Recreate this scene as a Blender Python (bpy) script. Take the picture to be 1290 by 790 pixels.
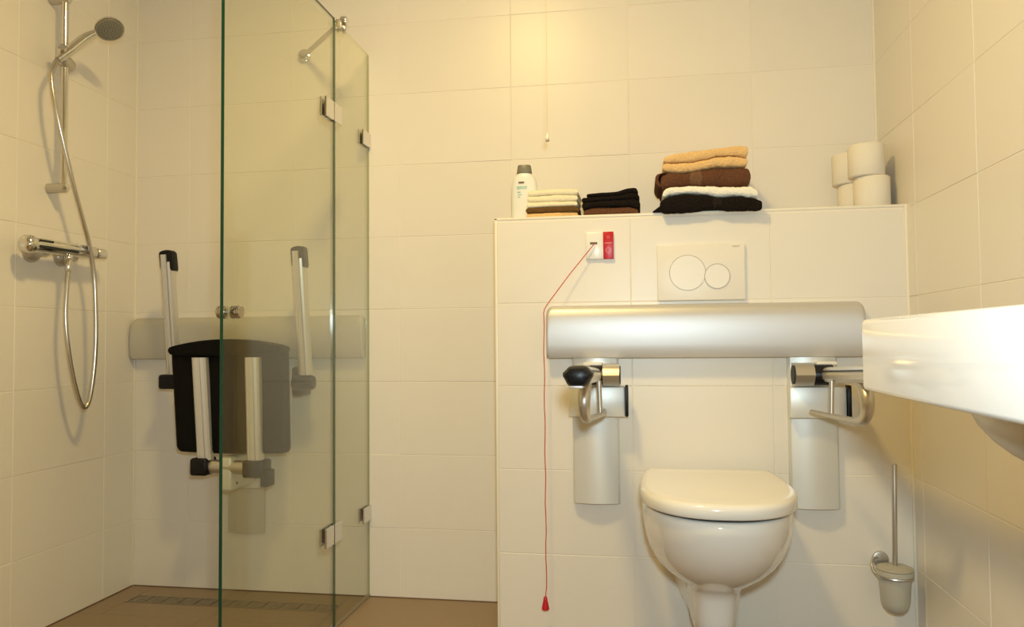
import bpy, bmesh, math, random
from mathutils import Vector, Matrix, noise
random.seed(7)
PI = math.pi
for o in list(bpy.data.objects): bpy.data.objects.remove(o)
SC = bpy.context.scene
COL = SC.collection

# ------------------------------------------------------------------ camera
yaw, pit, rol = 0.1629, 0.0365, -0.0086
cyw, syw, cpt, spt = math.cos(yaw), math.sin(yaw), math.cos(pit), math.sin(pit)
r_ = Vector((cyw, syw, 0)); f_ = Vector((-syw*cpt, cyw*cpt, spt)); u_ = Vector((syw*spt, -cyw*spt, cpt))
R_ = r_*math.cos(rol) + u_*math.sin(rol); U_ = u_*math.cos(rol) - r_*math.sin(rol)
cd = bpy.data.cameras.new('camera'); cam = bpy.data.objects.new('camera', cd); COL.objects.link(cam)
cd.sensor_width = 36.0; cd.lens = 36.0*977.92/1290; cd.clip_start = 0.02
M = Matrix((R_, U_, -f_)).transposed().to_4x4(); M.translation = (0.433, -2.5801, 0.8689)
cam.matrix_world = M
SC.camera = cam

# ------------------------------------------------------------------ world, lights, exposure
w = bpy.data.worlds.new('world'); SC.world = w; w.use_nodes = True
w.node_tree.nodes['Background'].inputs[0].default_value = (1.0, 0.8, 0.5, 1)
w.node_tree.nodes['Background'].inputs[1].default_value = 0.05

def light(name, kind, loc, energy, color, size, rot=(0, 0, 0)):
    l = bpy.data.lights.new(name, kind); l.energy = energy; l.color = color
    if kind == 'AREA': l.shape = 'DISK'; l.size = size
    else: l.shadow_soft_size = size
    if kind == 'SPOT': l.spot_size = math.radians(145); l.spot_blend = 1.0
    o = bpy.data.objects.new(name, l); o.location = loc; o.rotation_euler = rot; COL.objects.link(o)
    return o
WARM = (1.0, 0.72, 0.27)
light('camera_flash', 'SPOT', (0.47, -2.57, 1.01), 57, (0.76, 0.96, 1.06), 0.045,
      tuple(Vector((-0.02, 2.57, -0.02)).to_track_quat('-Z', 'Y').to_euler()))
light('ceiling_light', 'AREA', (-0.05, -1.28, 2.425), 21.5, WARM, 0.24)
SC.view_settings.view_transform = 'Standard'; SC.view_settings.look = 'None'
SC.view_settings.gamma = 1; SC.view_settings.use_curve_mapping = False
SC.view_settings.exposure = 0.24

# ------------------------------------------------------------------ materials
def mat(name, col, rough=0.5, metal=0.0, bump=None, var=None, spec=0.5, coat=0, emit=None, objvar=0, aniso=0):
    m = bpy.data.materials.new(name); m.use_nodes = True; nt = m.node_tree
    b = nt.nodes['Principled BSDF']; L = nt.links.new
    b.inputs['Base Color'].default_value = (*col, 1); b.inputs['Roughness'].default_value = rough
    b.inputs['Metallic'].default_value = metal; b.inputs['Specular IOR Level'].default_value = spec
    b.inputs['Coat Weight'].default_value = coat; b.inputs['Coat Roughness'].default_value = 0.05
    tc = nt.nodes.new('ShaderNodeTexCoord')
    last = None
    if var:      # (scale, amount, detail)
        n = nt.nodes.new('ShaderNodeTexNoise'); n.inputs['Scale'].default_value = var[0]; n.inputs['Detail'].default_value = var[2]
        L(tc.outputs['Object'], n.inputs['Vector'])
        mx = nt.nodes.new('ShaderNodeMix'); mx.data_type = 'RGBA'
        mx.inputs[6].default_value = (*[c*(1-var[1]) for c in col], 1); mx.inputs[7].default_value = (*[min(1, c*(1+var[1])) for c in col], 1)
        L(n.outputs['Fac'], mx.inputs[0]); last = mx.outputs[2]
    if objvar:
        oi = nt.nodes.new('ShaderNodeObjectInfo'); mr = nt.nodes.new('ShaderNodeMapRange')
        mr.inputs[3].default_value = 1-objvar; mr.inputs[4].default_value = 1+objvar
        L(oi.outputs['Random'], mr.inputs[0])
        vm = nt.nodes.new('ShaderNodeVectorMath'); vm.operation = 'SCALE'
        if last: L(last, vm.inputs[0])
        else: vm.inputs[0].default_value = col
        L(mr.outputs[0], vm.inputs['Scale']); last = vm.outputs[0]
    if last: L(last, b.inputs['Base Color'])
    if bump:     # (scale vector, strength, distance)
        mp = nt.nodes.new('ShaderNodeMapping'); mp.inputs['Scale'].default_value = bump[0]
        n2 = nt.nodes.new('ShaderNodeTexNoise'); n2.inputs['Scale'].default_value = 1.0; n2.inputs['Detail'].default_value = 3
        bp = nt.nodes.new('ShaderNodeBump'); bp.inputs['Strength'].default_value = bump[1]; bp.inputs['Distance'].default_value = bump[2]
        L(tc.outputs['Object'], mp.inputs[0]); L(mp.outputs[0], n2.inputs['Vector']); L(n2.outputs['Fac'], bp.inputs['Height']); L(bp.outputs[0], b.inputs['Normal'])
    if emit:
        b.inputs['Emission Color'].default_value = (*emit[0], 1); b.inputs['Emission Strength'].default_value = emit[1]
    return m
TILE = (0.80, 0.748, 0.655)
m_tile = mat('cream_tile', TILE, 0.36, bump=((60, 60, 60), 0.05, 0.004), var=(9, 0.012, 2), objvar=0.012)
m_grout = mat('cream_grout', (0.84, 0.77, 0.65), 0.8)
m_trim = mat('white_corner_trim', (0.86, 0.80, 0.66), 0.35)
m_floor = mat('brown_floor_tile', (0.29, 0.21, 0.13), 0.5, bump=((250, 250, 250), 0.2, 0.002), var=(160, 0.18, 3), objvar=0.03)
m_fgrout = mat('floor_grout', (0.36, 0.26, 0.165), 0.8)
m_sil = mat('brown_floor_sealant', (0.16, 0.09, 0.05), 0.6)
m_ceil = mat('ceiling_paint', (0.86, 0.82, 0.73), 0.9)
m_chrome = mat('chrome', (0.72, 0.71, 0.69), 0.12, 1.0)
m_chrome2 = mat('satin_chrome', (0.58, 0.55, 0.50), 0.38, 0.9)
m_alu = mat('silver_lacquer', (0.62, 0.61, 0.60), 0.45, 0.6, bump=((700, 700, 700), 0.03, 0.001))
m_alu2 = mat('anodised_aluminium', (0.74, 0.72, 0.69), 0.34, 0.6)
m_plate = mat('pale_silver_plate', (0.72, 0.72, 0.68), 0.40, 0.3)
m_rail2 = mat('warm_silver_lacquer', (0.56, 0.53, 0.45), 0.42, 0.3)
m_black = mat('black_plastic', (0.004, 0.004, 0.005), 0.38, spec=0.3)
m_seat = mat('black_seat_foam', (0.004, 0.0035, 0.0035), 0.6, spec=0.12, bump=((400, 400, 400), 0.1, 0.002))
m_dark = mat('dark_rubber', (0.02, 0.02, 0.02), 0.6)
m_porc = mat('white_porcelain', (0.83, 0.80, 0.74), 0.08, coat=0.4)
m_basin = mat('basin_porcelain', (0.88, 0.87, 0.85), 0.10, coat=0.4)
m_lid = mat('toilet_lid_plastic', (0.83, 0.79, 0.71), 0.14)
m_white = mat('white_plastic', (0.82, 0.775, 0.69), 0.36)
m_plastic = mat('pure_white_plastic', (0.83, 0.83, 0.78), 0.3)
m_line = mat('grey_gold_line', (0.42, 0.36, 0.24), 0.4)
m_red = mat('red_plastic', (0.52, 0.008, 0.015), 0.35)
m_redcord = mat('red_cord', (0.60, 0.03, 0.03), 0.7)
m_pink = mat('pale_red_print', (0.75, 0.25, 0.24), 0.5)
m_paper = mat('toilet_paper', (0.82, 0.755, 0.63), 0.95, bump=((300, 300, 300), 0.2, 0.002))
m_card = mat('cardboard', (0.45, 0.36, 0.26), 0.9)
m_frost = mat('frosted_glass', (0.50, 0.475, 0.39), 0.35)
m_frostlid = mat('frosted_lid', (0.42, 0.385, 0.295), 0.3)
m_greycap = mat('grey_cap', (0.20, 0.19, 0.14), 0.4)
m_teal = mat('teal_print', (0.35, 0.62, 0.52), 0.5)
m_brownprint = mat('brown_print', (0.16, 0.10, 0.06), 0.5)
m_glow = mat('lamp_glass', (0.95, 0.9, 0.8), 0.3, emit=((1.0, 0.72, 0.3), 4))
def terry(name, col, v=0.30):
    return mat(name, col, 0.95, bump=((260, 260, 260), 3.0*v, 0.008), var=(170, v, 3), spec=0.1)
m_tblack = terry('black_terry', (0.014, 0.010, 0.008)); m_tbrown = terry('brown_terry', (0.15, 0.065, 0.033))
m_twhite = terry('cream_white_terry', (0.90, 0.86, 0.74), 0.08); m_tbeige = terry('beige_terry', (0.78, 0.51, 0.23), 0.15)
m_tcream = terry('cream_terry', (0.86, 0.78, 0.56), 0.08); m_tmid = terry('mid_brown_terry', (0.16, 0.085, 0.03))
m_tband = terry('brown_band', (0.21, 0.11, 0.06)); m_tbandk = terry('dark_band', (0.025, 0.018, 0.014))

def glass_mat(name, tint):
    """thin clear glass: every surface lets light straight through and mirrors a little, more at a slant"""
    m = bpy.data.materials.new(name); m.use_nodes = True; nt = m.node_tree; nt.nodes.clear(); L = nt.links.new
    out = nt.nodes.new('ShaderNodeOutputMaterial'); mx = nt.nodes.new('ShaderNodeMixShader')
    tr = nt.nodes.new('ShaderNodeBsdfTransparent'); tr.inputs[0].default_value = (*tint, 1)
    gl = nt.nodes.new('ShaderNodeBsdfGlossy'); gl.inputs['Roughness'].default_value = 0.0; gl.inputs[0].default_value = (1, 1, 1, 1)
    g = nt.nodes.new('ShaderNodeNewGeometry'); d = nt.nodes.new('ShaderNodeVectorMath'); d.operation = 'DOT_PRODUCT'
    L(g.outputs['Incoming'], d.inputs[0]); L(g.outputs['Normal'], d.inputs[1])
    def mth(op, a, b=None):
        n = nt.nodes.new('ShaderNodeMath'); n.operation = op
        for i, v in enumerate((a, b)):
            if v is None: continue
            if isinstance(v, (int, float)): n.inputs[i].default_value = v
            else: L(v, n.inputs[i])
        return n.outputs[0]
    c = mth('ABSOLUTE', d.outputs['Value']); p = mth('POWER', mth('SUBTRACT', 1.0, c), 5.0)
    F = mth('ADD', mth('MULTIPLY', p, 0.95), 0.045)
    L(F, mx.inputs[0]); L(tr.outputs[0], mx.inputs[1]); L(gl.outputs[0], mx.inputs[2]); L(mx.outputs[0], out.inputs[0])
    return m
m_glass = glass_mat('clear_glass', (0.945, 0.955, 0.90))
m_edge = mat('green_glass_edge', (0.005, 0.055, 0.03), 0.1)
m_edge2 = glass_mat('pale_green_glass_edge', (0.80, 0.84, 0.68))
m_wseal = mat('pale_seal', (0.52, 0.49, 0.34), 0.4)

# ------------------------------------------------------------------ mesh helpers
def obj(name, bm, m, parent=None, smooth=True, angle=35):
    me = bpy.data.meshes.new(name); bmesh.ops.recalc_face_normals(bm, faces=bm.faces)
    bm.to_mesh(me); bm.free()
    for mm in (m if isinstance(m, (list, tuple)) else [m]): me.materials.append(mm)
    if smooth:
        me.polygons.foreach_set('use_smooth', [True]*len(me.polygons)); me.set_sharp_from_angle(angle=math.radians(angle))
    o = bpy.data.objects.new(name, me); COL.objects.link(o)
    if parent: attach(o, parent)
    return o
def attach(o, parent):
    o.parent = parent; o.matrix_parent_inverse = Matrix.Translation(-parent.location) if not parent.parent else Matrix()   # geometry is written in world coordinates
def thing(name, label, cat, loc, group=None):
    o = bpy.data.objects.new(name, None); o.empty_display_size = 0.05; o.location = loc; COL.objects.link(o)
    o['label'] = label; o['category'] = cat
    if group: o['group'] = group
    return o
def tag(o, label, cat, group=None):
    o['label'] = label; o['category'] = cat
    if group: o['group'] = group
    return o
def box(bm, a, b, bev=0.0, seg=2):
    vs = [bm.verts.new((x, y, z)) for x in (a[0], b[0]) for y in (a[1], b[1]) for z in (a[2], b[2])]
    fs = [(0, 1, 3, 2), (4, 6, 7, 5), (0, 4, 5, 1), (2, 3, 7, 6), (0, 2, 6, 4), (1, 5, 7, 3)]
    faces = [bm.faces.new([vs[i] for i in f]) for f in fs]
    bm.normal_update()
    if bev:
        ed = list({e for f in faces for e in f.edges})
        bmesh.ops.bevel(bm, geom=ed, offset=bev, segments=seg, profile=0.5, affect='EDGES')
    return bm
def Bx(a, b, bev=0.0, seg=2): return box(bmesh.new(), a, b, bev, seg)
def ring_skin(bm, rings, cap=True, closed=True):
    R = [[bm.verts.new(p) for p in r] for r in rings]
    n = len(R[0])
    for i in range(len(R)-1):
        for j in range(n if closed else n-1):
            k = (j+1) % n
            bm.faces.new((R[i][j], R[i][k], R[i+1][k], R[i+1][j]))
    if cap and closed:
        bm.faces.new(R[0]); bm.faces.new(R[-1])
    return R
def frame(d):
    d = d.normalized(); a = Vector((0, 0, 1)) if abs(d.z) < 0.9 else Vector((0, 1, 0))
    s = d.cross(a).normalized(); return s, s.cross(d).normalized()
def spline(pts, n=10):
    P = [Vector(p) for p in pts]; P = [2*P[0]-P[1]] + P + [2*P[-1]-P[-2]]; out = []
    for i in range(1, len(P)-2):
        for k in range(n):
            t = k/n
            out.append(0.5*((2*P[i]) + (P[i+1]-P[i-1])*t + (2*P[i-1]-5*P[i]+4*P[i+1]-P[i+2])*t*t + (3*P[i]-P[i-1]-3*P[i+1]+P[i+2])*t**3))
    out.append(P[-2]); return out
def tube(bm, pts, r, n=14, rz=None):
    """tube along points; r number or list; rz: second radius (up direction)"""
    P = [Vector(p) for p in pts]; rings = []; s0 = None
    for i, p in enumerate(P):
        d = (P[min(i+1, len(P)-1)] - P[max(i-1, 0)])
        if s0 is None: s, u = frame(d)
        else:
            dn = d.normalized(); s = (s0 - dn*s0.dot(dn)).normalized(); u = s.cross(dn).normalized()
        s0 = s; rr = r[i] if isinstance(r, (list, tuple)) else r; r2 = rr if rz is None else (rz[i] if isinstance(rz, (list, tuple)) else rz)
        rings.append([p + s*rr*math.cos(2*PI*k/n) + u*r2*math.sin(2*PI*k/n) for k in range(n)])
    ring_skin(bm, rings); return bm
def Tb(pts, r, n=14, rz=None): return tube(bmesh.new(), pts, r, n, rz)
def cyl(bm, a, b, r, n=28, bev=0.0, r2=None):
    a, b = Vector(a), Vector(b); d = (b-a); L = d.length; d.normalize(); r2 = r if r2 is None else r2
    if bev: prof = [(0, r-bev), (bev*0.3, r-bev*0.3), (bev, r), (L-bev, r2), (L-bev*0.3, r2-bev*0.3), (L, r2-bev)]
    else: prof = [(0, r), (L, r2)]
    s, u = frame(d)
    ring_skin(bm, [[a + d*t + s*q*math.cos(2*PI*k/n) + u*q*math.sin(2*PI*k/n) for k in range(n)] for t, q in prof]); return bm
def Cy(a, b, r, n=28, bev=0.0, r2=None): return cyl(bmesh.new(), a, b, r, n, bev, r2)
def lathe(bm, c, d, prof, n=32):
    c, d = Vector(c), Vector(d).normalized(); s, u = frame(d)
    ring_skin(bm, [[c + d*t + s*max(q, 1e-4)*math.cos(2*PI*k/n) + u*max(q, 1e-4)*math.sin(2*PI*k/n) for k in range(n)] for t, q in prof]); return bm
def La(c, d, prof, n=32): return lathe(bmesh.new(), c, d, prof, n)
def extrude_profile(prof, axis, a, b, bev=0.0):
    """prof: closed list of 2D points in the two other axes; axis 0: (y,z); 1: (x,z); 2: (x,y)"""
    def P(t, p): return {0: (t, p[0], p[1]), 1: (p[0], t, p[1]), 2: (p[0], p[1], t)}[axis]
    bm = bmesh.new(); ring_skin(bm, [[P(a, p) for p in prof], [P(b, p) for p in prof]])
    return bm
def structure(o): o['kind'] = 'structure'; return o

# ------------------------------------------------------------------ room shell and tiles
XL, XR, YF, H = -1.390, 1.179, -3.15, 2.485
YB, ZT = -0.255, 1.247          # boxed cistern wall: front plane and top
TW, TH, Z0, GAP, TT = 0.3957, 0.25, 0.2353, 0.0022, 0.002
tile_cache = {}
def tile_mesh(wd, ht):
    key = (round(wd, 4), round(ht, 4))
    if key not in tile_cache:      # local: x along wall, z up, face at y=0, body behind at y=+TT
        bm = bmesh.new(); e = 0.0008
        a = [bm.verts.new(p) for p in ((0, TT, 0), (wd, TT, 0), (wd, TT, ht), (0, TT, ht))]
        b = [bm.verts.new(p) for p in ((0, e, 0), (wd, e, 0), (wd, e, ht), (0, e, ht))]
        c = [bm.verts.new(p) for p in ((e, 0, e), (wd-e, 0, e), (wd-e, 0, ht-e), (e, 0, ht-e))]
        for i in range(4):
            k = (i+1) % 4; bm.faces.new((a[i], a[k], b[k], b[i])); bm.faces.new((b[i], b[k], c[k], c[i]))
        bm.faces.new(c); bm.faces.new(a[::-1])
        bmesh.ops.recalc_face_normals(bm, faces=bm.faces)
        me = bpy.data.meshes.new('tile'); bm.to_mesh(me); bm.free(); me.materials.append(m_tile); tile_cache[key] = me
    return tile_cache[key]
def cuts(lo, hi, off, step):
    k = math.ceil((lo-off)/step - 1e-6); c = [lo]
    while off+k*step < hi-1e-6:
        if off+k*step > lo+0.004: c.append(off+k*step)
        k += 1
    return c+[hi]
def tile_wall(parent, org, rot, xs, zs, tilt=0.0012):
    """xs along the wall from org, rot about z so local -y is the outward side"""
    R = Matrix.Rotation(rot, 4, 'Z')
    for i in range(len(xs)-1):
        for j in range(len(zs)-1):
            wd, ht = xs[i+1]-xs[i]-GAP, zs[j+1]-zs[j]-GAP
            if wd < 0.006 or ht < 0.006: continue
            t = bpy.data.objects.new('tile', tile_mesh(wd, ht)); COL.objects.link(t); t.parent = parent
            p = Vector(org) + R @ Vector((xs[i]+GAP/2, 0, zs[j]+GAP/2))
            t.matrix_local = Matrix.Translation(p) @ R @ Matrix.Rotation(random.gauss(0, tilt), 4, 'X') @ Matrix.Rotation(random.gauss(0, tilt), 4, 'Z')
rows = cuts(0, H, Z0, TH)
# back wall (face at y=0)
wb = structure(obj('wall_back', Bx((XL-0.1, TT*0.6, -0.1), (XR+0.1, 0.1, H+0.1)), m_grout, smooth=False))
tile_wall(wb, (0, 0, 0), 0, cuts(XL, XR, 0.0117, TW), rows)
wl = structure(obj('wall_left', Bx((XL-0.1, YF-0.1, -0.1), (XL-TT*0.6, 0.1, H+0.1)), m_grout, smooth=False))
tile_wall(wl, (XL, 0, 0), PI/2, cuts(YF, 0, -0.1605, TW), rows)
wr = structure(obj('wall_right', Bx((XR+TT*0.6, YF-0.1, -0.1), (XR+0.1, 0.1, H+0.1)), m_grout, smooth=False))
tile_wall(wr, (XR, 0, 0), -PI/2, cuts(0, -YF, 0.3244, TW), rows)
wf = structure(obj('wall_front', Bx((XL-0.1, YF-0.1, -0.1), (XR+0.1, YF, H+0.1)), m_tile, smooth=False))
structure(obj('ceiling', Bx((XL-0.1, YF-0.1, H), (XR+0.1, 0.1, H+0.1)), m_ceil, smooth=False))
# boxed cistern wall
bw = structure(obj('wall_middle', Bx((0.0+TT*0.6, YB+TT*0.6, 0), (XR, 0.0, ZT-TT*0.6)), m_grout, smooth=False))
tile_wall(bw, (0, YB, 0), 0, [0.006, 0.4151-0.006, 0.4151-0.006+TW+0.004, XR-0.002], cuts(0, ZT-0.004, Z0, TH))
tile_wall(bw, (0, 0, 0), -PI/2, [0.0, -YB-0.006], cuts(0, ZT-0.004, Z0, TH))
top = bpy.data.objects.new('tile', None)
bpy.data.objects.remove(top)
for i, (a, b) in enumerate(((0.006, 0.409), (0.411, 0.805), (0.807, XR-0.004))):
    obj('tile', Bx((a, YB+0.006, ZT-TT*0.6), (b, -0.003, ZT), 0.0006, 1), m_tile, bw, smooth=False)
obj('edge_trim', Bx((-0.001, YB-0.0008, 0), (0.007, YB+0.007, ZT), 0.0015), m_trim, bw)
obj('edge_trim', Bx((-0.001, YB-0.0008, ZT-0.007), (XR-0.002, YB+0.007, ZT+0.0006), 0.0015), m_trim, bw)
# silicone joints in the corners
structure(obj('trim_1', Bx((XL-0.001, -0.0055, 0), (XL+0.0045, 0.001, H), 0.001), m_trim))
structure(obj('trim_2', Bx((XR-0.006, -0.005, ZT), (XR+0.001, 0.001, H), 0.001), m_trim))
structure(obj('trim_3', Bx((XR-0.0065, YB-0.005, 0), (XR+0.001, YB+0.001, ZT), 0.001), m_trim))
for i, (a, b) in enumerate((((XL, -0.004, 0), (0, 0.001, 0.003)), ((XL-0.001, YF, 0), (XL+0.004, 0, 0.003)),
                            ((0, YB-0.004, 0), (XR, YB+0.001, 0.003)), ((XR-0.004, YF, 0), (XR+0.001, YB, 0.003)))):
    structure(obj('trim_%d' % (i+4), Bx(a, b), m_sil, smooth=False))
# floor
fl = structure(obj('floor', Bx((XL-0.1, YF-0.1, -0.12), (XR+0.1, 0.1, -0.0012)), m_fgrout, smooth=False))
GX = -0.497                      # plane of the shower glass
def floor_tile(a, b, x0, x1):
    if x1-x0 > 0.01 and b-a > 0.01:
        obj('tile', Bx((x0+0.0012, a+0.0012, -0.004), (x1-0.0012, b-0.0012, 0.0), 0.0006, 1), m_floor, fl, smooth=False)
DR = (-1.30, -0.56, -0.168, -0.098)          # drain x0,x1,y0,y1
for x0, x1 in ((XL, DR[0]), (DR[0], -0.93), (-0.93, DR[1]), (DR[1], GX)):
    if x0 in (DR[0], -0.93): floor_tile(DR[3], 0, x0, x1); floor_tile(-0.285, DR[2], x0, x1)
    else: floor_tile(-0.285, 0, x0, x1)
for y1 in (-0.285, -0.73, -1.175, -1.62, -2.065, -2.51, -2.955):
    for x0, x1 in ((XL, -0.945), (-0.945, GX)): floor_tile(max(YF, y1-0.445), y1, x0, x1)
for y1 in [0]+[-0.6*k for k in range(1, 6)]:
    for x0, x1 in ((GX, 0.103), (0.103, 0.703), (0.703, XR)): floor_tile(max(YF, y1-0.6), y1, x0, x1)
dr = thing('linear_drain', 'long narrow metal drain channel set in the shower floor along the back wall', 'drain', (-0.93, -0.133, 0))
bm = bmesh.new()
box(bm, (DR[0], DR[2], -0.003), (DR[1], DR[2]+0.005, 0.0015)); box(bm, (DR[0], DR[3]-0.005, -0.003), (DR[1], DR[3], 0.0015))
box(bm, (DR[0], DR[2]+0.005, -0.003), (DR[0]+0.005, DR[3]-0.005, 0.0015)); box(bm, (DR[1]-0.005, DR[2]+0.005, -0.003), (DR[1], DR[3]-0.005, 0.0015))
obj('frame', bm, mat('drain_frame', (0.33, 0.27, 0.2), 0.4, 0.6), dr, smooth=False)
m_grate = mat('drain_grate', (0.21, 0.17, 0.115), 0.45, 0.3, var=(45, 0.45, 4))
n = 24; wdt = (DR[1]-DR[0]-0.014)/n
for i in range(n):
    x = DR[0]+0.007+i*wdt
    obj('grate_bar', Bx((x+0.001, DR[2]+0.008, -0.003), (x+wdt-0.001, DR[3]-0.008, 0.001+0.0012*(i % 2)), 0.0008, 1), m_grate, dr, smooth=False)

# ------------------------------------------------------------------ ceiling lamp (gives the reflection on the back wall)
t = thing('ceiling_lamp', 'round flush white ceiling lamp above the middle of the bathroom', 'lamp', (-0.05, -1.28, H))
obj('housing', La((-0.05, -1.28, H), (0, 0, -1), [(0, 0.15), (0.03, 0.15), (0.045, 0.143), (0.045, 0.135), (0.04, 0.13)], 40), m_white, t)
obj('diffuser', La((-0.05, -1.28, H-0.036), (0, 0, -1), [(0, 0.128), (0.008, 0.126), (0.014, 0.10), (0.016, 0.0)], 40), m_glow, t)

# ------------------------------------------------------------------ wall rails
def rail_profile(yb, z0, z1, d):
    h = z1-z0
    pr = [(0, 0.0), (0.55*d, 0.0), (0.70*d, 0.0), (0.80*d, 0.012), (0.90*d, 0.10), (0.965*d, 0.25), (d, 0.45), (d, 0.60), (0.97*d, 0.75), (0.89*d, 0.87), (0.76*d, 0.94), (0.55*d, 0.985), (0.35*d, 1.0), (0, 1.0)]
    return [(yb-a, z0+b*h) for a, b in pr]
def wall_rail(name, label, cat, x0, x1, yb, z0, z1, d, m):
    t = thing(name, label, cat, ((x0+x1)/2, yb, z0))
    bm = bmesh.new(); prof = rail_profile(yb, z0, z1, d); zm = (z0+z1)/2
    cr = 0.020
    def P(x, s, sz=None):
        d = min(x-x0, x1-x); drop = cr-math.sqrt(max(0, cr*cr-(cr-d)**2)) if d < cr else 0
        return [(x, yb+(y-yb)*s, z0+(z-z0)*(z1-z0-drop)/(z1-z0)) for y, z in prof]
    e = 0.006
    N = 6
    st = [0.006, 0.008, 0.011, 0.015, 0.020]
    rings = [P(x0+q, 1.0) for q in st] + [P(x0+0.02+(x1-x0-0.04)*k/N, 1.0) for k in range(1, N)] + [P(x1-q, 1.0) for q in st[::-1]]
    ring_skin(bm, rings); obj('rail', bm, m, t, angle=30)
    for xa, xb in ((x0+e, x0), (x1-e, x1)):
        bm = bmesh.new()
        # rounded cap with the upper corner cut in a soft arc
        rr = []
        for s in (1.0, 0.995, 0.98, 0.93):
            u = {1.0: 0.04, 0.995: 0.5, 0.98: 0.85, 0.93: 1.0}[s]
            xx = xa+(xb-xa)*u; rr.append([(xx, yb+(y-yb)*s, z) for (_, y, z) in P(x0+max(0.0003, xx-x0) if xb == x0 else x1-max(0.0003, x1-xx), 1.0)])
        ring_skin(bm, rr); obj('end_cap', bm, m, t, angle=50)
    return t
wall_rail('back_rail', 'long smooth silver rail fixed on the boxed wall above the toilet', 'rail', 0.160, 1.052, YB, 0.819, 0.975, 0.048, m_alu)
wall_rail('back_rail', 'long silver rail on the back wall behind the black shower seat', 'rail', -1.384, -0.506, 0.0, 0.818, 0.966, 0.042, m_rail2)

# ------------------------------------------------------------------ convex wall plates
def convex_plate(name, x0, x1, yb, z0, z1, d, m, parent, e=0.006):
    pts = [(x0, yb), (x0, yb-d*0.45), (x0+e, yb-d*0.68)]
    for k in range(1, 8):
        u = k/8; pts.append((x0+e+(x1-x0-2*e)*u, yb-d*(0.68+0.32*math.sin(PI*u))))
    pts += [(x1-e, yb-d*0.68), (x1, yb-d*0.45), (x1, yb)]
    return obj(name, extrude_profile(pts, 2, z0, z1), m, parent, angle=25)

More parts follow.
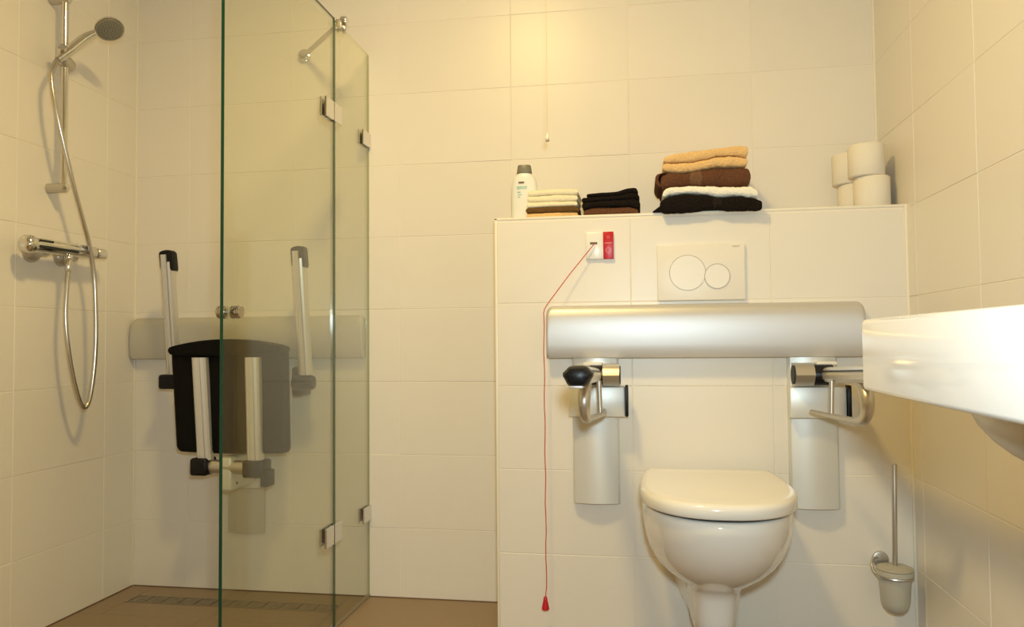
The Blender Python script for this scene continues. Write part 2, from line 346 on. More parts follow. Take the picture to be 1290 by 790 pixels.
# ------------------------------------------------------------------ folding grab bars beside the toilet
def grab_bar(side, label):
    xs0 = 0.233 if side < 0 else 0.846       # wall plate
    xs1 = xs0+0.137 if side < 0 else 0.980
    t = thing('folding_grab_bar', label, 'grab bar', ((xs0+xs1)/2, YB, 0.395), 'folding grab bars beside the toilet')
    convex_plate('wall_plate', xs0, xs1, YB, 0.394, 0.821, 0.034, m_plate, t)
    px0, px1 = (0.226, 0.388) if side < 0 else (0.842, 0.982)
    if side > 0: px0, px1 = 0.842, 0.992
    yb = YB-0.020
    obj('slide_bracket', Bx((px0, yb-0.045, 0.650), (px1, yb, 0.737), 0.004), m_plate, t)
    obj('lock_lever', Bx((px1+0.001, yb-0.058, 0.652), (px1+0.010, yb-0.02, 0.742), 0.003), m_black, t)
    # hinge block (horizontal rounded block) and its black core
    hx0, hx1 = (0.327, 0.374) if side < 0 else (0.851, 0.901)
    hb = [(-.300, .8035), (-.335, .8035), (-.352, .799), (-.364, .789), (-.3705, .7735), (-.3715, .7715), (-.369, .768), (-.360, .755), (-.348, .745), (-.335, .7405), (-.300, .7405)]
    obj('hinge_block', extrude_profile(hb, 0, hx0, hx1), m_chrome2, t, angle=32)
    ax0 = 0.300 if side < 0 else 0.942       # arm axis at the wall
    cx0, cx1 = (ax0-0.01, hx0) if side < 0 else (hx1, ax0+0.01)
    obj('hinge_core', Cy((cx0, -0.336, 0.771), (cx1, -0.336, 0.771), 0.0285, 28, 0.002), m_black, t)
    capx = (hx1+0.001, hx1+0.003) if side < 0 else (hx0-0.004, hx0-0.0005)
    obj('hinge_cap', Cy((capx[0], -0.336, 0.7715), (capx[1], -0.336, 0.7715), 0.026), m_dark, t)
    # arm: oval aluminium section running out from the wall, slightly rising
    ax1 = 0.309 if side < 0 else 0.945
    ya, yb2 = -0.345, (-0.985 if side < 0 else -0.985)
    za, zb = 0.772, 0.799
    w2, h2 = 0.024, 0.0205
    def sec(y, x, z, s=1.0, sh=1.0):
        # top: flat with a narrow groove; sides rounded
        pr = [(-0.3, 1.0), (-0.12, 1.0), (-0.12, 0.75), (0.12, 0.75), (0.12, 1.0), (0.3, 1.0), (0.7, 0.86), (0.95, 0.45), (1.0, 0.0), (0.93, -0.5), (0.65, -0.88), (0.2, -1.0), (-0.2, -1.0), (-0.65, -0.88), (-0.93, -0.5), (-1.0, 0.0), (-0.95, 0.45), (-0.7, 0.86)]
        return [(x+a*w2*s, y, z+b*h2*sh) for a, b in pr]
    bm = bmesh.new(); ring_skin(bm, [sec(ya, ax0, za, 0.85, 0.8), sec(ya-0.012, ax0, za, 1, 1), sec(yb2, ax1, zb)])
    obj('arm', bm, m_alu2, t, angle=30)
    bm = bmesh.new()
    for sx in (-1, 1): tube(bm, [(ax0+sx*0.0232, ya-0.012, za+0.0095), (ax1+sx*0.0232, yb2, zb+0.0095)], 0.0022, 8)
    obj('groove_seal', bm, m_black, t)
    # padded black end cap with a wider middle
    cz = zb-0.0005; rings = []
    for dy, s in ((0.03, 0.93), (0.0, 1.0), (-0.02, 1.0), (-0.032, 0.93), (-0.040, 0.75), (-0.044, 0.4)):
        ring = []
        for k in range(40):
            a = 2*PI*k/40; c, sn = math.cos(a), math.sin(a)
            x = 0.0250*abs(c)**0.6*(1 if c > 0 else -1); z = 0.0215*abs(sn)**0.62*(1 if sn > 0 else -1)
            lug = 0.0065*math.exp(-((sn-0.1)/0.22)**2)*(1 if c > 0 else -1)
            ring.append((ax1+(x+lug)*s, yb2+dy-0.01, cz+z*s))
        rings.append(ring)
    bm = bmesh.new(); ring_skin(bm, rings); obj('end_cap', bm, m_black, t)
    obj('insert', Bx((ax1-0.017, yb2-0.050, zb-0.0245), (ax1+0.012, yb2+0.03, zb-0.018), 0.003), m_alu2, t)
    # paper holder loop under the arm
    lx = ax0-0.002 if side < 0 else ax0+0.002
    inn = 1 if side < 0 else -1
    pts = spline([(lx, -0.60, 0.778), (lx, -0.655, 0.765), (lx, -0.690, 0.735), (lx, -0.690, 0.705), (lx+inn*0.001, -0.665, 0.682), (lx+inn*0.004, -0.62, 0.674)], 8)
    N = len(pts); obj('loop_handle', Tb(pts, [0.0165 - 0.0065*(i/N)**2 for i in range(N)], 16), m_chrome2, t)
    pts = spline([(lx+inn*0.003, -0.635, 0.675), (lx+inn*0.012, -0.56, 0.672), (lx+inn*0.035, -0.46, 0.672), (lx+inn*(0.035 if side < 0 else 0.062), -0.395, 0.676)], 6)
    N = len(pts); obj('paper_rod', Tb(pts, [0.0085 - 0.003*(i/N) for i in range(N)], 12), m_chrome2, t)
    obj('post', Cy((lx+inn*0.027, -0.465, 0.672), (lx+inn*0.024, -0.465, 0.762), 0.0065, 14), m_chrome2, t)
    obj('arm_rest_stop', Bx((ax0-0.03, -0.33, 0.797), (ax0+0.025, -0.29, 0.807), 0.003), m_white, t)
    return t
grab_bar(-1, 'silver grab bar folded down left of the toilet, black end cap facing forward')
grab_bar(1, 'silver grab bar folded down right of the toilet, partly hidden behind the washbasin')

# ------------------------------------------------------------------ toilet
TX = 0.617
t = thing('wall_hung_toilet', 'white wall-hung toilet with closed lid below the silver rail', 'toilet', (TX, YB, 0.08))
def dshape(z, w2, yf, n=48, ex=2.3, yb=YB, wb=None):
    """flat at the wall, round in front; wb half-width at the wall"""
    wb = w2*0.86 if wb is None else wb
    pts = []; ym = yb + (yf-yb)*0.48
    for k in range(n+1):
        a = PI*k/n; c, s = math.cos(a), math.sin(a)
        pts.append((TX+w2*abs(c)**(2/ex)*(1 if c > 0 else -1), ym+(yf-ym)*abs(s)**(2/ex), z))
    m = 8
    for k in range(1, m+1):
        u = k/m; e = math.sin(u*PI/2); pts.append((TX-(w2+(wb-w2)*u*u), ym+(yb-ym)*u, z))
    for k in range(m):
        u = (m-k)/m; pts.append((TX+(w2+(wb-w2)*u*u), ym+(yb-ym)*u, z))
    return pts
secs = [(0.462, .172, -.782, .150), (0.458, .181, -.790, .160), (0.448, .184, -.793, .165), (0.43, .184, -.790, .165), (0.40, .181, -.778, .162),
        (0.37, .176, -.760, .158), (0.34, .167, -.735, .152), (0.31, .152, -.700, .145), (0.285, .133, -.660, .138), (0.262, .110, -.618, .130),
        (0.246, .089, -.580, .122), (0.236, .077, -.555, .117), (0.225, .071, -.540, .112), (0.205, .068, -.532, .105), (0.18, .065, -.528, .095), (0.15, .063, -.524, .085),
        (0.13, .061, -.520, .078), (0.112, .056, -.514, .068), (0.10, .048, -.505, .055), (0.094, .036, -.49, .04)]
bm = bmesh.new(); ring_skin(bm, [dshape(z, w, y, wb=wb, ex=2.15 if z > .24 else 2.8) for z, w, y, wb in secs]); obj('bowl', bm, m_porc, t, angle=60)
bm = bmesh.new(); ring_skin(bm, [dshape(z, w, y, yb=-0.30, wb=0.16, ex=2.25) for z, w, y in ((0.4625, .172, -.780), (0.4645, .175, -.784), (0.468, .174, -.782), (0.469, .165, -.775))])
obj('seat_gap', bm, m_dark, t)
bm = bmesh.new()
ring_skin(bm, [dshape(z, w, y, yb=yb, wb=wb, ex=2.35) for z, w, y, yb, wb in (
    (0.468, .176, -.784, -.300, .165), (0.470, .187, -.796, -.298, .172), (0.474, .189, -.799, -.297, .173), (0.490, .189, -.800, -.297, .173),
    (0.4985, .187, -.797, -.298, .171), (0.5025, .181, -.789, -.302, .166), (0.5035, .170, -.775, -.31, .158), (0.5025, .15, -.74, -.33, .14), (0.502, .10, -.65, -.37, .09))])
obj('lid', bm, m_lid, t, angle=60)
for sx in (-1, 1):
    obj('lid_hinge', Cy((TX+sx*0.075-0.02, -0.285, 0.487), (TX+sx*0.075+0.02, -0.285, 0.487), 0.011, 20, 0.002), m_lid, t)
bm = Bx((TX-0.15, -0.30, 0.463), (TX+0.15, YB, 0.470), 0.002); obj('hinge_bridge', bm, m_porc, t)

# ------------------------------------------------------------------ flush plate
t = thing('flush_plate', 'white rectangular flush plate with a large and a small round button', 'flush plate', (0.61, YB, 0.985))
obj('plate', Bx((0.486, YB-0.012, 0.985), (0.736, YB, 1.149), 0.003, 3), m_white, t)
def ring(cx, cz, r, y, wd, a0=0, a1=2*PI, n=64):
    bm = bmesh.new(); R = []
    for k in range(n+1):
        a = a0+(a1-a0)*k/n
        R.append([(cx+(r-wd)*math.cos(a), y+0.001, cz+(r-wd)*math.sin(a)), (cx+(r-wd)*math.cos(a), y, cz+(r-wd)*math.sin(a)), (cx+(r+wd)*math.cos(a), y, cz+(r+wd)*math.sin(a)), (cx+(r+wd)*math.cos(a), y+0.001, cz+(r+wd)*math.sin(a))])
    ring_skin(bm, R); return bm
y0 = YB-0.0128
b1 = obj('large_button', Cy((0.573, y0+0.0015, 1.066), (0.573, y0-0.0003, 1.066), 0.0505, 48), m_white, t, angle=20)
obj('ring', ring(0.573, 1.066, 0.0515, y0-0.0002, 0.00085, math.radians(-27), math.radians(327)), m_line, b1)
b2 = obj('small_button', Cy((0.657, y0+0.0012, 1.054), (0.657, y0-0.0009, 1.054), 0.0345, 40), m_white, t, angle=20)
obj('ring', ring(0.657, 1.054, 0.0358, y0-0.001, 0.00085), m_line, b2)
def text(s, loc, size, m, parent, name='lettering'):
    c = bpy.data.curves.new(name, 'FONT'); c.body = s; c.size = size; c.extrude = 0.0002; c.align_x = 'CENTER'
    tmp = bpy.data.objects.new(name, c); COL.objects.link(tmp)
    bpy.context.view_layer.update(); dg = bpy.context.evaluated_depsgraph_get()
    me = bpy.data.meshes.new_from_object(tmp.evaluated_get(dg)); bpy.data.objects.remove(tmp)
    me.transform(Matrix.Translation(loc) @ Matrix.Rotation(PI/2, 4, 'X')); me.materials.clear(); me.materials.append(m)
    o = bpy.data.objects.new(name, me); COL.objects.link(o); attach(o, parent); return o
text('GEBERIT', (0.711, YB-0.0123, 1.138), 0.0058, m_line, t)

# ------------------------------------------------------------------ emergency pull unit
t = thing('alarm_switch', 'white and red emergency call switch with long red cord left of the flush plate', 'switch', (0.318, YB, 1.112))
obj('frame', Bx((0.277, YB-0.008, 1.112), (0.360, YB, 1.194), 0.0025), m_plastic, t)
obj('red_panel', Bx((0.329, YB-0.0105, 1.1125), (0.3602, YB-0.006, 1.1945), 0.0015), m_red, t)
obj('white_panel', Bx((0.279, YB-0.0100, 1.114), (0.327, YB-0.006, 1.192), 0.0015), m_plastic, t)
obj('cord_slot', Bx((0.290, YB-0.0108, 1.157), (0.312, YB-0.009, 1.164), 0.001), m_brownprint, t)
obj('printed_line', Bx((0.334, YB-0.0112, 1.1590), (0.356, YB-0.0102, 1.1615)), m_pink, t, smooth=False)
obj('printed_ring', ring(0.3445, 1.139, 0.0075, YB-0.0110, 0.0009, n=24), m_pink, t)
obj('printed_mark', ring(0.3445, 1.178, 0.0035, YB-0.0110, 0.0006, n=16), m_pink, t)
pts = [(0.302, YB-0.012, 1.158), (0.301, YB-0.018, 1.155), (0.230, -0.285, 1.068), (0.172, -0.297, 0.990), (0.161, -0.300, 0.974), (0.1565, -0.303, 0.966)]
pts += [(0.1540 + 0.0012*math.sin(k*1.7), -0.304, 0.955 - k*0.04) for k in range(21)] + [(0.1505, -0.304, 0.122)]
cdo = obj('pull_cord', Tb(pts, 0.0013, 8), m_redcord, t); cdo['label'] = 'thin red pull cord draped over the rail end'
obj('grip', La((0.1505, -0.304, 0.126), (0, 0, -1), [(0, 0.0035), (0.004, 0.0055), (0.012, 0.0065), (0.030, 0.0105), (0.036, 0.0112), (0.038, 0.0095)], 20), m_red, cdo)

# ------------------------------------------------------------------ light pull cord hanging from the ceiling
t = thing('light_cord', 'thin white light pull cord hanging from the ceiling left of centre', 'cord', (0.178, -0.40, H))
obj('string', Tb([(0.183, -0.40, H), (0.1825, -0.40, 2.0), (0.181, -0.40, 1.455)], 0.00085, 6), mat('pale_cord', (0.72, 0.60, 0.40), 0.7), t)
obj('knob', La((0.181, -0.40, 1.462), (0, 0, -1), [(0, 0.002), (0.006, 0.0038), (0.016, 0.0055), (0.018, 0.0045)], 16), m_white, t)
obj('knob_tip', La((0.181, -0.40, 1.4445), (0, 0, -1), [(0, 0.0048), (0.004, 0.006), (0.006, 0.004)], 16), m_line, t)
obj('switch_housing', Cy((0.183, -0.40, H), (0.183, -0.40, H-0.03), 0.035, 28, 0.004), m_white, t)

# ------------------------------------------------------------------ towels and cloths
def interp(pts, x):
    if x <= pts[0][0]: return pts[0][1]
    for (a, za), (b, zb) in zip(pts, pts[1:]):
        if x <= b:
            u = (x-a)/(b-a); u = u*u*(3-2*u); return za+(zb-za)*u
    return pts[-1][1]
def cloth(name, top, bot, x0, x1, y0, y1, m, parent=None, droop=0.0, fuzz=0.0016, nx=90, nc=44, er=0.008, folds=1):
    """folded towel: rounded fold in front (y0) running along x; top/bot are height curves"""
    bm = bmesh.new(); rings = []
    for i in range(nx+1):
        u = i/nx; x = x0+(x1-x0)*u
        zt, zb = interp(top, x), interp(bot, x)
        d = min(x-x0, x1-x); s = 1.0
        if d < er: s = math.sqrt(max(0.0, 1-(1-d/er)**2))*0.75+0.25
        h = (zt-zb)/2*s; zm = (zt+zb)/2; dy = (y1-y0)
        ring_ = []
        for k in range(nc):
            a = 2*PI*k/nc; c, sn = math.cos(a), math.sin(a)
            ex = 0.28 if c > 0 else 0.55
            rr = h*0.9
            # capsule section: straight part between y0+rr and y1-rr
            yy = (y1-rr*0.4) if c > 0 else (y0+rr)
            y = yy + (rr*0.4 if c > 0 else rr)*c
            z = zm + h*(abs(sn)**0.8)*(1 if sn > 0 else -1)
            # spread points over the straight part
            t2 = (1-abs(sn)); 
            if abs(c) < 0.5:
                f = (c+0.5); y = (y0+rr*0.5)+(y1-y0-rr*0.7)*f; z = zm+h*(1 if sn > 0 else -1)*0.99
            if y < -0.256 and z < zm: z -= droop*(1-1.1*math.exp(-((x-0.645)/0.028)**2))*min(1, (-0.256-y)/0.02)
            if folds > 1 and c < -0.5: y += 0.003*(0.5-0.5*math.cos(2*PI*folds*(z-zb)/(max(zt-zb, 1e-4))))*0+0
            p = Vector((x, y, z)); nrm = Vector((0, c, sn)).normalized()
            q = noise.noise(p*35)*fuzz*1.6 + noise.noise(p*190)*fuzz
            if z < zm and y > -0.257: q = min(q, 0)
            ring_.append(p+nrm*q)
        rings.append(ring_)
    ring_skin(bm, rings)
    return obj(name, bm, m, parent, angle=80)
Zs = ZT+0.0012
G = 'bath towels stacked on the boxed wall'
kt = [(0.503, 1.284), (0.528, 1.294), (0.574, 1.298), (0.619, 1.294), (0.664, 1.283), (0.709, 1.285), (0.753, 1.279), (0.785, 1.270)]
kb = [(0.49, Zs), (0.80, Zs)]
t = thing('bath_towel', 'thick black towel at the bottom of the tall towel stack', 'towel', (0.64, -0.15, ZT), G)
bl = cloth('towel_body', kt, kb, 0.497, 0.783, -0.288, -0.035, m_tblack, t, droop=0.012, er=0.018)
cloth('woven_band', [(a, z+0.0012) for a, z in kt], kb, 0.646, 0.672, -0.2888, -0.036, m_tbandk, t, droop=0.001, nx=10, er=0.004)
bm = bmesh.new()   # corner sticking out to the left
rings = []
for k in range(9):
    u = k/8; x = 0.512-0.036*u
    rings.append([(x, -0.262+0.10*j, z) for j, z in ((0, Zs), (0.6, Zs), (1, Zs), (1, Zs+0.018*(1-u)+0.002), (0.5, Zs+0.030*(1-u)+0.002), (0, Zs+0.026*(1-u)+0.002))])
ring_skin(bm, rings); obj('loose_corner', bm, m_tblack, t)
def over(curve, d=0.0008): return [(a, z+d) for a, z in curve]
wt = [(0.504, 1.309), (0.517, 1.316), (0.54, 1.320), (0.586, 1.323), (0.631, 1.319), (0.698, 1.314), (0.754, 1.313), (0.772, 1.306)]
tag(cloth('bath_towel', wt, [(a, z+0.001) for a, z in kt], 0.505, 0.775, -0.272, -0.040, m_twhite, er=0.014), 'creamy white towel between the black and the brown one', 'towel', G)
bt = [(0.491, 1.360), (0.514, 1.366), (0.564, 1.361), (0.586, 1.363), (0.632, 1.370), (0.654, 1.374), (0.699, 1.372), (0.75, 1.371)]
wtt = over(wt)
t = thing('bath_towel', 'dark brown towel in the middle of the tall stack, curled end left', 'towel', (0.63, -0.15, 1.32), G)
cloth('towel_body', bt, wtt, 0.500, 0.756, -0.268, -0.045, m_tbrown, t, er=0.010)
cloth('woven_band', over(bt, 0.001), over(wtt, -0.0002), 0.583, 0.620, -0.2688, -0.046, m_tband, t, nx=12, er=0.004)
pts = spline([(0.512, -0.262, 1.362), (0.497, -0.266, 1.360), (0.489, -0.268, 1.350), (0.491, -0.266, 1.335), (0.499, -0.262, 1.322)], 6)
bm = bmesh.new(); rings = []
for i, p in enumerate(pts):
    rings.append([Vector((p.x-0.004, p.y, p.z)), Vector((p.x+0.005, p.y-0.003, p.z)), Vector((p.x+0.005, -0.07, p.z)), Vector((p.x-0.004, -0.07, p.z))])
ring_skin(bm, rings); obj('curled_end', bm, m_tbrown, t)
g1 = [(0.505, 1.393), (0.587, 1.392), (0.632, 1.398), (0.666, 1.406), (0.711, 1.405), (0.748, 1.398)]
tag(cloth('bath_towel', g1, over(bt), 0.507, 0.749, -0.264, -0.050, m_tbeige, er=0.012), 'beige towel lying directly on the brown one', 'towel', G)
g2 = [(0.510, 1.412), (0.542, 1.419), (0.588, 1.426), (0.622, 1.428), (0.667, 1.431), (0.711, 1.436), (0.750, 1.436)]
tag(cloth('bath_towel', g2, over(g1), 0.510, 0.751, -0.262, -0.055, m_tbeige, er=0.008), 'beige towel topmost of the tall stack', 'towel', G)
GW = 'small cloths stacked on the boxed wall'
def small(name, lab, top, bot, x0, x1, m, g, y0=-0.225, **k):
    return tag(cloth(name, top, bot, x0, x1, y0, -0.07, m, nx=50, nc=36, fuzz=0.0007, er=0.006, **k), lab, 'washcloth', g)
c1 = [(0.09, 1.263), (0.18, 1.264), (0.26, 1.262)]; c0 = [(0.09, Zs), (0.26, Zs)]
small('washcloth', 'beige washcloth at the bottom of the light small stack', c1, c0, 0.093, 0.252, m_tbeige, GW)
c2 = [(0.09, 1.280), (0.18, 1.282), (0.24, 1.282), (0.26, 1.274)]
small('washcloth', 'brown washcloth in the light small stack beside the bottle', c2, over(c1), 0.092, 0.256, m_tmid, GW, y0=-0.228)
c3 = [(0.09, 1.298), (0.18, 1.297), (0.26, 1.297)]
small('washcloth', 'lowest of the cream washcloths, lying on the brown one', c3, over(c2), 0.095, 0.251, m_tcream, GW)
c4 = [(0.09, 1.315), (0.18, 1.318), (0.26, 1.315)]
small('washcloth', 'middle one of the three cream washcloths beside the bottle', c4, over(c3), 0.097, 0.252, m_tcream, GW)
c5 = [(0.09, 1.334), (0.18, 1.336), (0.26, 1.334)]
small('washcloth', 'topmost cream washcloth of the stack beside the bottle', c5, over(c4), 0.099, 0.253, m_tcream, GW)
d1 = [(0.26, 1.266), (0.30, 1.275), (0.40, 1.274), (0.44, 1.264)]; d0 = [(0.26, Zs), (0.44, Zs)]
small('washcloth', 'brown washcloth under the small black ones', d1, d0, 0.269, 0.434, m_tbrown, GW)
d2 = [(0.26, 1.291), (0.35, 1.294), (0.42, 1.296), (0.44, 1.290)]
small('washcloth', 'lower of the small black washcloths, on the brown one', d2, over(d1), 0.265, 0.440, m_tblack, GW, y0=-0.230)
d3 = [(0.26, 1.305), (0.30, 1.308), (0.36, 1.308), (0.42, 1.316), (0.44, 1.308)]
small('washcloth', 'middle one of the three small black washcloths', d3, over(d2), 0.264, 0.438, m_tblack, GW, y0=-0.226)
d4 = [(0.27, 1.316), (0.30, 1.319), (0.36, 1.320), (0.405, 1.329), (0.425, 1.331), (0.44, 1.318)]
small('washcloth', 'topmost small black washcloth, its right end bulging up', d4, over(d3), 0.279, 0.434, m_tblack, GW, y0=-0.224)

# ------------------------------------------------------------------ shampoo bottle
t = thing('shampoo_bottle', 'white shampoo bottle with grey cap behind the light cloths', 'bottle', (0.074, -0.13, ZT))
def oval(z, a, b, cx=0.074, cy=-0.125, n=32, ex=2.5):
    P = []
    for k in range(n):
        q = 2*PI*k/n; c, s = math.cos(q), math.sin(q)
        P.append((cx+a*abs(c)**(2/ex)*(1 if c > 0 else -1), cy+b*abs(s)**(2/ex)*(1 if s > 0 else -1), z))
    return P
bm = bmesh.new(); ring_skin(bm, [oval(z, a, b) for z, a, b in ((ZT+.0008, .036, .018), (ZT+.003, .040, .021), (1.28, .042, .022), (1.34, .0425, .022), (1.375, .041, .022), (1.392, .036, .021), (1.402, .028, .02), (1.4075, .022, .018), (1.409, .018, .016))])
obj('body', bm, m_plastic, t)
bm = bmesh.new(); ring_skin(bm, [oval(z, a, b) for z, a, b in ((1.4092, .024, .019), (1.411, .0245, .0195), (1.432, .0215, .018), (1.435, .0205, .017))]); obj('cap', bm, m_greycap, t)
yl = -0.1475
obj('printed_logo', Bx((0.058, yl-0.0008, 1.374), (0.076, yl+0.002, 1.3795)), m_brownprint, t, smooth=False)
for i, (a, b, z, h) in enumerate(((.051, .086, 1.362, .0025), (.054, .084, 1.357, .0018), (.054, .064, 1.345, .003), (.056, .069, 1.337, .002), (.055, .063, 1.330, .002))):
    obj('printed_line', Bx((a, yl-0.0008, z), (b, yl+0.002, z+h)), m_teal, t, smooth=False)

# ------------------------------------------------------------------ toilet rolls
def roll(label, x, y, z, g='toilet rolls on the boxed wall'):
    t = thing('toilet_roll', label, 'toilet roll', (x, y, z), g)
    h, r, ri = 0.0945, 0.050, 0.020
    bm = bmesh.new(); n = 40; P = []
    for rr, zz in ((ri, 0), (r-0.003, 0), (r, 0.003), (r, h-0.003), (r-0.003, h), (ri, h)):
        P.append([(x+rr*math.cos(2*PI*k/n), y+rr*math.sin(2*PI*k/n), z+zz) for k in range(n)])
    P.append(P[0]); R = [[bm.verts.new(p) for p in q] for q in P[:-1]]; R.append(R[0])
    for i in range(len(R)-1):
        for k in range(n): bm.faces.new((R[i][k], R[i][(k+1) % n], R[i+1][(k+1) % n], R[i+1][k]))
    obj('paper', bm, m_paper, t, angle=50)
    bm = bmesh.new(); P = [[(x+rr*math.cos(2*PI*k/24), y+rr*math.sin(2*PI*k/24), z+zz) for k in range(24)] for rr, zz in ((ri-0.0002, 0.001), (ri-0.0002, h-0.001), (ri-0.0015, h-0.001), (ri-0.0015, 0.001))]
    ring_skin(bm, P, cap=False); obj('core', bm, m_card, t)
roll('lower toilet roll of the front pair, standing on the boxed wall', 1.112, -0.170, ZT+0.0005)
roll('upper toilet roll of the front pair beside the right wall', 1.098, -0.172, ZT+0.0960)
roll('lower toilet roll of the rear pair, half hidden', 1.094, -0.058, ZT+0.0005)
roll('upper toilet roll of the rear pair against the back wall', 1.080, -0.056, ZT+0.0960)

# ------------------------------------------------------------------ toilet brush
bx, by = 1.103, -0.322
t = thing('toilet_brush', 'toilet brush with frosted cup and thin metal handle right of the toilet', 'toilet brush', (bx, YB, 0.12))
obj('wall_mount', Cy((1.084, YB, 0.257), (1.084, YB-0.012, 0.257), 0.0215, 28, 0.003), m_chrome2, t)
obj('mount_arm', Tb(spline([(1.075, YB-0.01, 0.262), (1.058, YB-0.028, 0.262), (1.051, YB-0.045, 0.252), (1.052, YB-0.055, 0.238), (1.058, YB-0.062, 0.230)], 5), 0.0035, 12), m_chrome2, t)
bm = bmesh.new(); n = 40
P = [[(bx+rr*math.cos(2*PI*k/n), by+rr*math.sin(2*PI*k/n), zz) for k in range(n)] for rr, zz in ((.0425, .226), (.0465, .226), (.0475, .229), (.0465, .232), (.0425, .232))]
P.append(P[0]); R = [[bm.verts.new(p) for p in q] for q in P[:-1]]; R.append(R[0])
for i in range(len(R)-1):
    for k in range(n): bm.faces.new((R[i][k], R[i][(k+1) % n], R[i+1][(k+1) % n], R[i+1][k]))
obj('holder_ring', bm, m_chrome2, t)
obj('cup', La((bx, by, 0.2455), (0, 0, -1), [(0, .045), (.002, .047), (.012, .047), (.0175, .0415), (.05, .0385), (.085, .036), (.10, .032), (.112, .022), (.1165, .008)], 40), m_frost, t)
obj('lid', La((bx, by, 0.2455), (0, 0, 1), [(0, .046), (.003, .0475), (.006, .046), (.010, .035), (.012, .0)], 40), m_frostlid, t)
obj('handle', Cy((bx+0.001, by, 0.256), (bx+0.006, by, 0.5285), 0.0063, 20, 0.001), m_chrome2, t)

# ------------------------------------------------------------------ washbasin
t = thing('washbasin', 'white wall-hung washbasin jutting in from the right edge, underside showing', 'washbasin', (XR, -1.77, 0.80))
BX0, BY0, BY1 = 0.722, -1.471, -2.11
def basin_outline(inset=0.0, rc=0.028, n=10, bow=0.004):
    """room-side outline; square plan with rounded corners, flat against the wall at XR"""
    x0, x1, y0, y1 = BX0+inset, XR-max(0, inset-0.0), BY0-inset, BY1+inset
    P = [(x1, y0)]
    r = max(rc-inset*0.3, 0.012)
    for k in range(n+1):
        a = PI/2+PI/2*k/n; P.append((x0+r+r*math.cos(a), y0-r+r*math.sin(a)))
    for k in range(1, 8):
        u = k/8; P.append((x0-bow*math.sin(PI*u), y0-r+(y1-y0+2*r)*u))
    for k in range(n+1):
        a = PI+PI/2*k/n; P.append((x0+r+r*math.cos(a), y1+r+r*math.sin(a)))
    P.append((x1, y1)); return P
rings = []
for ins, z in ((0.03, 0.806), (0.006, 0.8010), (0.0015, 0.8030), (0.0, 0.807), (0.0, 0.85), (0.0, 0.888), (0.0015, 0.8925), (0.005, 0.8945), (0.045, 0.8945), (0.052, 0.892), (0.065, 0.870), (0.09, 0.80), (0.14, 0.775)):
    o = basin_outline(ins)
    rings.append([(x if i not in (0, len(o)-1) else XR-(ins if ins > 0.03 and z > 0.80 and z != 0.806 else 0), y, z) for i, (x, y) in enumerate(o)])
bm = bmesh.new(); ring_skin(bm, rings); obj('basin', bm, m_basin, t, angle=50)
# rounded belly below
bm = bmesh.new(); rings = []
bcx, bcy = 0.99, -1.80
for k in range(11):
    u = k/10; a = PI/2*u
    rx, ry, z = 0.225*math.cos(a)**0.8 + 0.012, 0.262*math.cos(a)**0.8+0.012, 0.8065-0.092*math.sin(a)
    rings.append([(min(XR-0.001, bcx+rx*math.cos(2*PI*j/48)), bcy+ry*math.sin(2*PI*j/48), z) for j in range(48)])
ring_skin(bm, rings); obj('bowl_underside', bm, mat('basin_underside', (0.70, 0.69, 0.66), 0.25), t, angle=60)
obj('drain_trap', Tb(spline([(0.99, -1.80, 0.72), (0.99, -1.80, 0.66), (1.03, -1.80, 0.635), (1.10, -1.80, 0.64), (XR, -1.80, 0.645)], 6), 0.017, 16), m_chrome, t)
obj('tap_body', Cy((1.11, -1.79, 0.894), (1.11, -1.79, 0.99), 0.023, 24, 0.003), m_chrome, t)
obj('tap_spout', Tb(spline([(1.11, -1.79, 0.965), (1.05, -1.79, 0.985), (0.99, -1.79, 0.975)], 5), 0.012, 14), m_chrome, t)

# ------------------------------------------------------------------ shower screen
GT = 1.880
def pane(name, y0, y1, ztop, m_main, m_e, parent, zb=0.012):
    bm = box(bmesh.new(), (GX-0.004, y0, zb), (GX+0.004, y1, ztop))
    bm.faces.ensure_lookup_table(); bm.normal_update(); bmesh.ops.recalc_face_normals(bm, faces=bm.faces)
    for f in bm.faces:
        f.material_index = 0 if abs(f.normal.x) > 0.5 else 1
    return obj(name, bm, [m_main, m_e], parent, smooth=False)
t = thing('fixed_glass_panel', 'narrow fixed clear glass panel of the shower screen at the back wall', 'glass panel', (GX, -0.15, 0))
pane('glass', -0.304, -0.003, GT, m_glass, m_edge2, t, zb=0.006)
obj('floor_seal', Bx((GX-0.005, -0.306, 0.0005), (GX+0.005, -0.002, 0.009)), mat('seal', (0.30, 0.24, 0.17), 0.5), t, smooth=False)
obj('wall_seal', Bx((GX-0.003, -0.0028, 0.006), (GX+0.003, -0.0005, GT)), m_wseal, t, smooth=False)
for z in (1.575, 0.288):
    for sx in (-1, 1):
        obj('wall_clamp', Bx((GX+sx*0.0045, -0.074, z-0.025), (GX+sx*0.0105, -0.001, z+0.025), 0.0012, 1) if sx > 0 else Bx((GX-0.0105, -0.074, z-0.025), (GX-0.0045, -0.001, z+0.025), 0.0012, 1), m_chrome, t)
t = thing('glass_door', 'tall clear glass shower door with a small round chrome knob', 'shower door', (GX, -0.31, 0))
pane('glass', -0.960, -0.3085, GT+0.004, m_glass, m_edge, t)
for z in (1.585, 0.292):
    for sx in (-1, 1):
        for a, b in ((-0.392, -0.334), (-0.328, -0.268)):
            x0, x1 = sorted((GX+sx*0.0045, GX+sx*0.0115))
            obj('hinge_plate', Bx((x0, a, z-0.029), (x1, b, z+0.029), 0.0012, 1), m_chrome, t)
    obj('hinge_pin', Cy((GX, -0.331, z-0.022), (GX, -0.331, z+0.022), 0.0075, 16), m_chrome2, t)
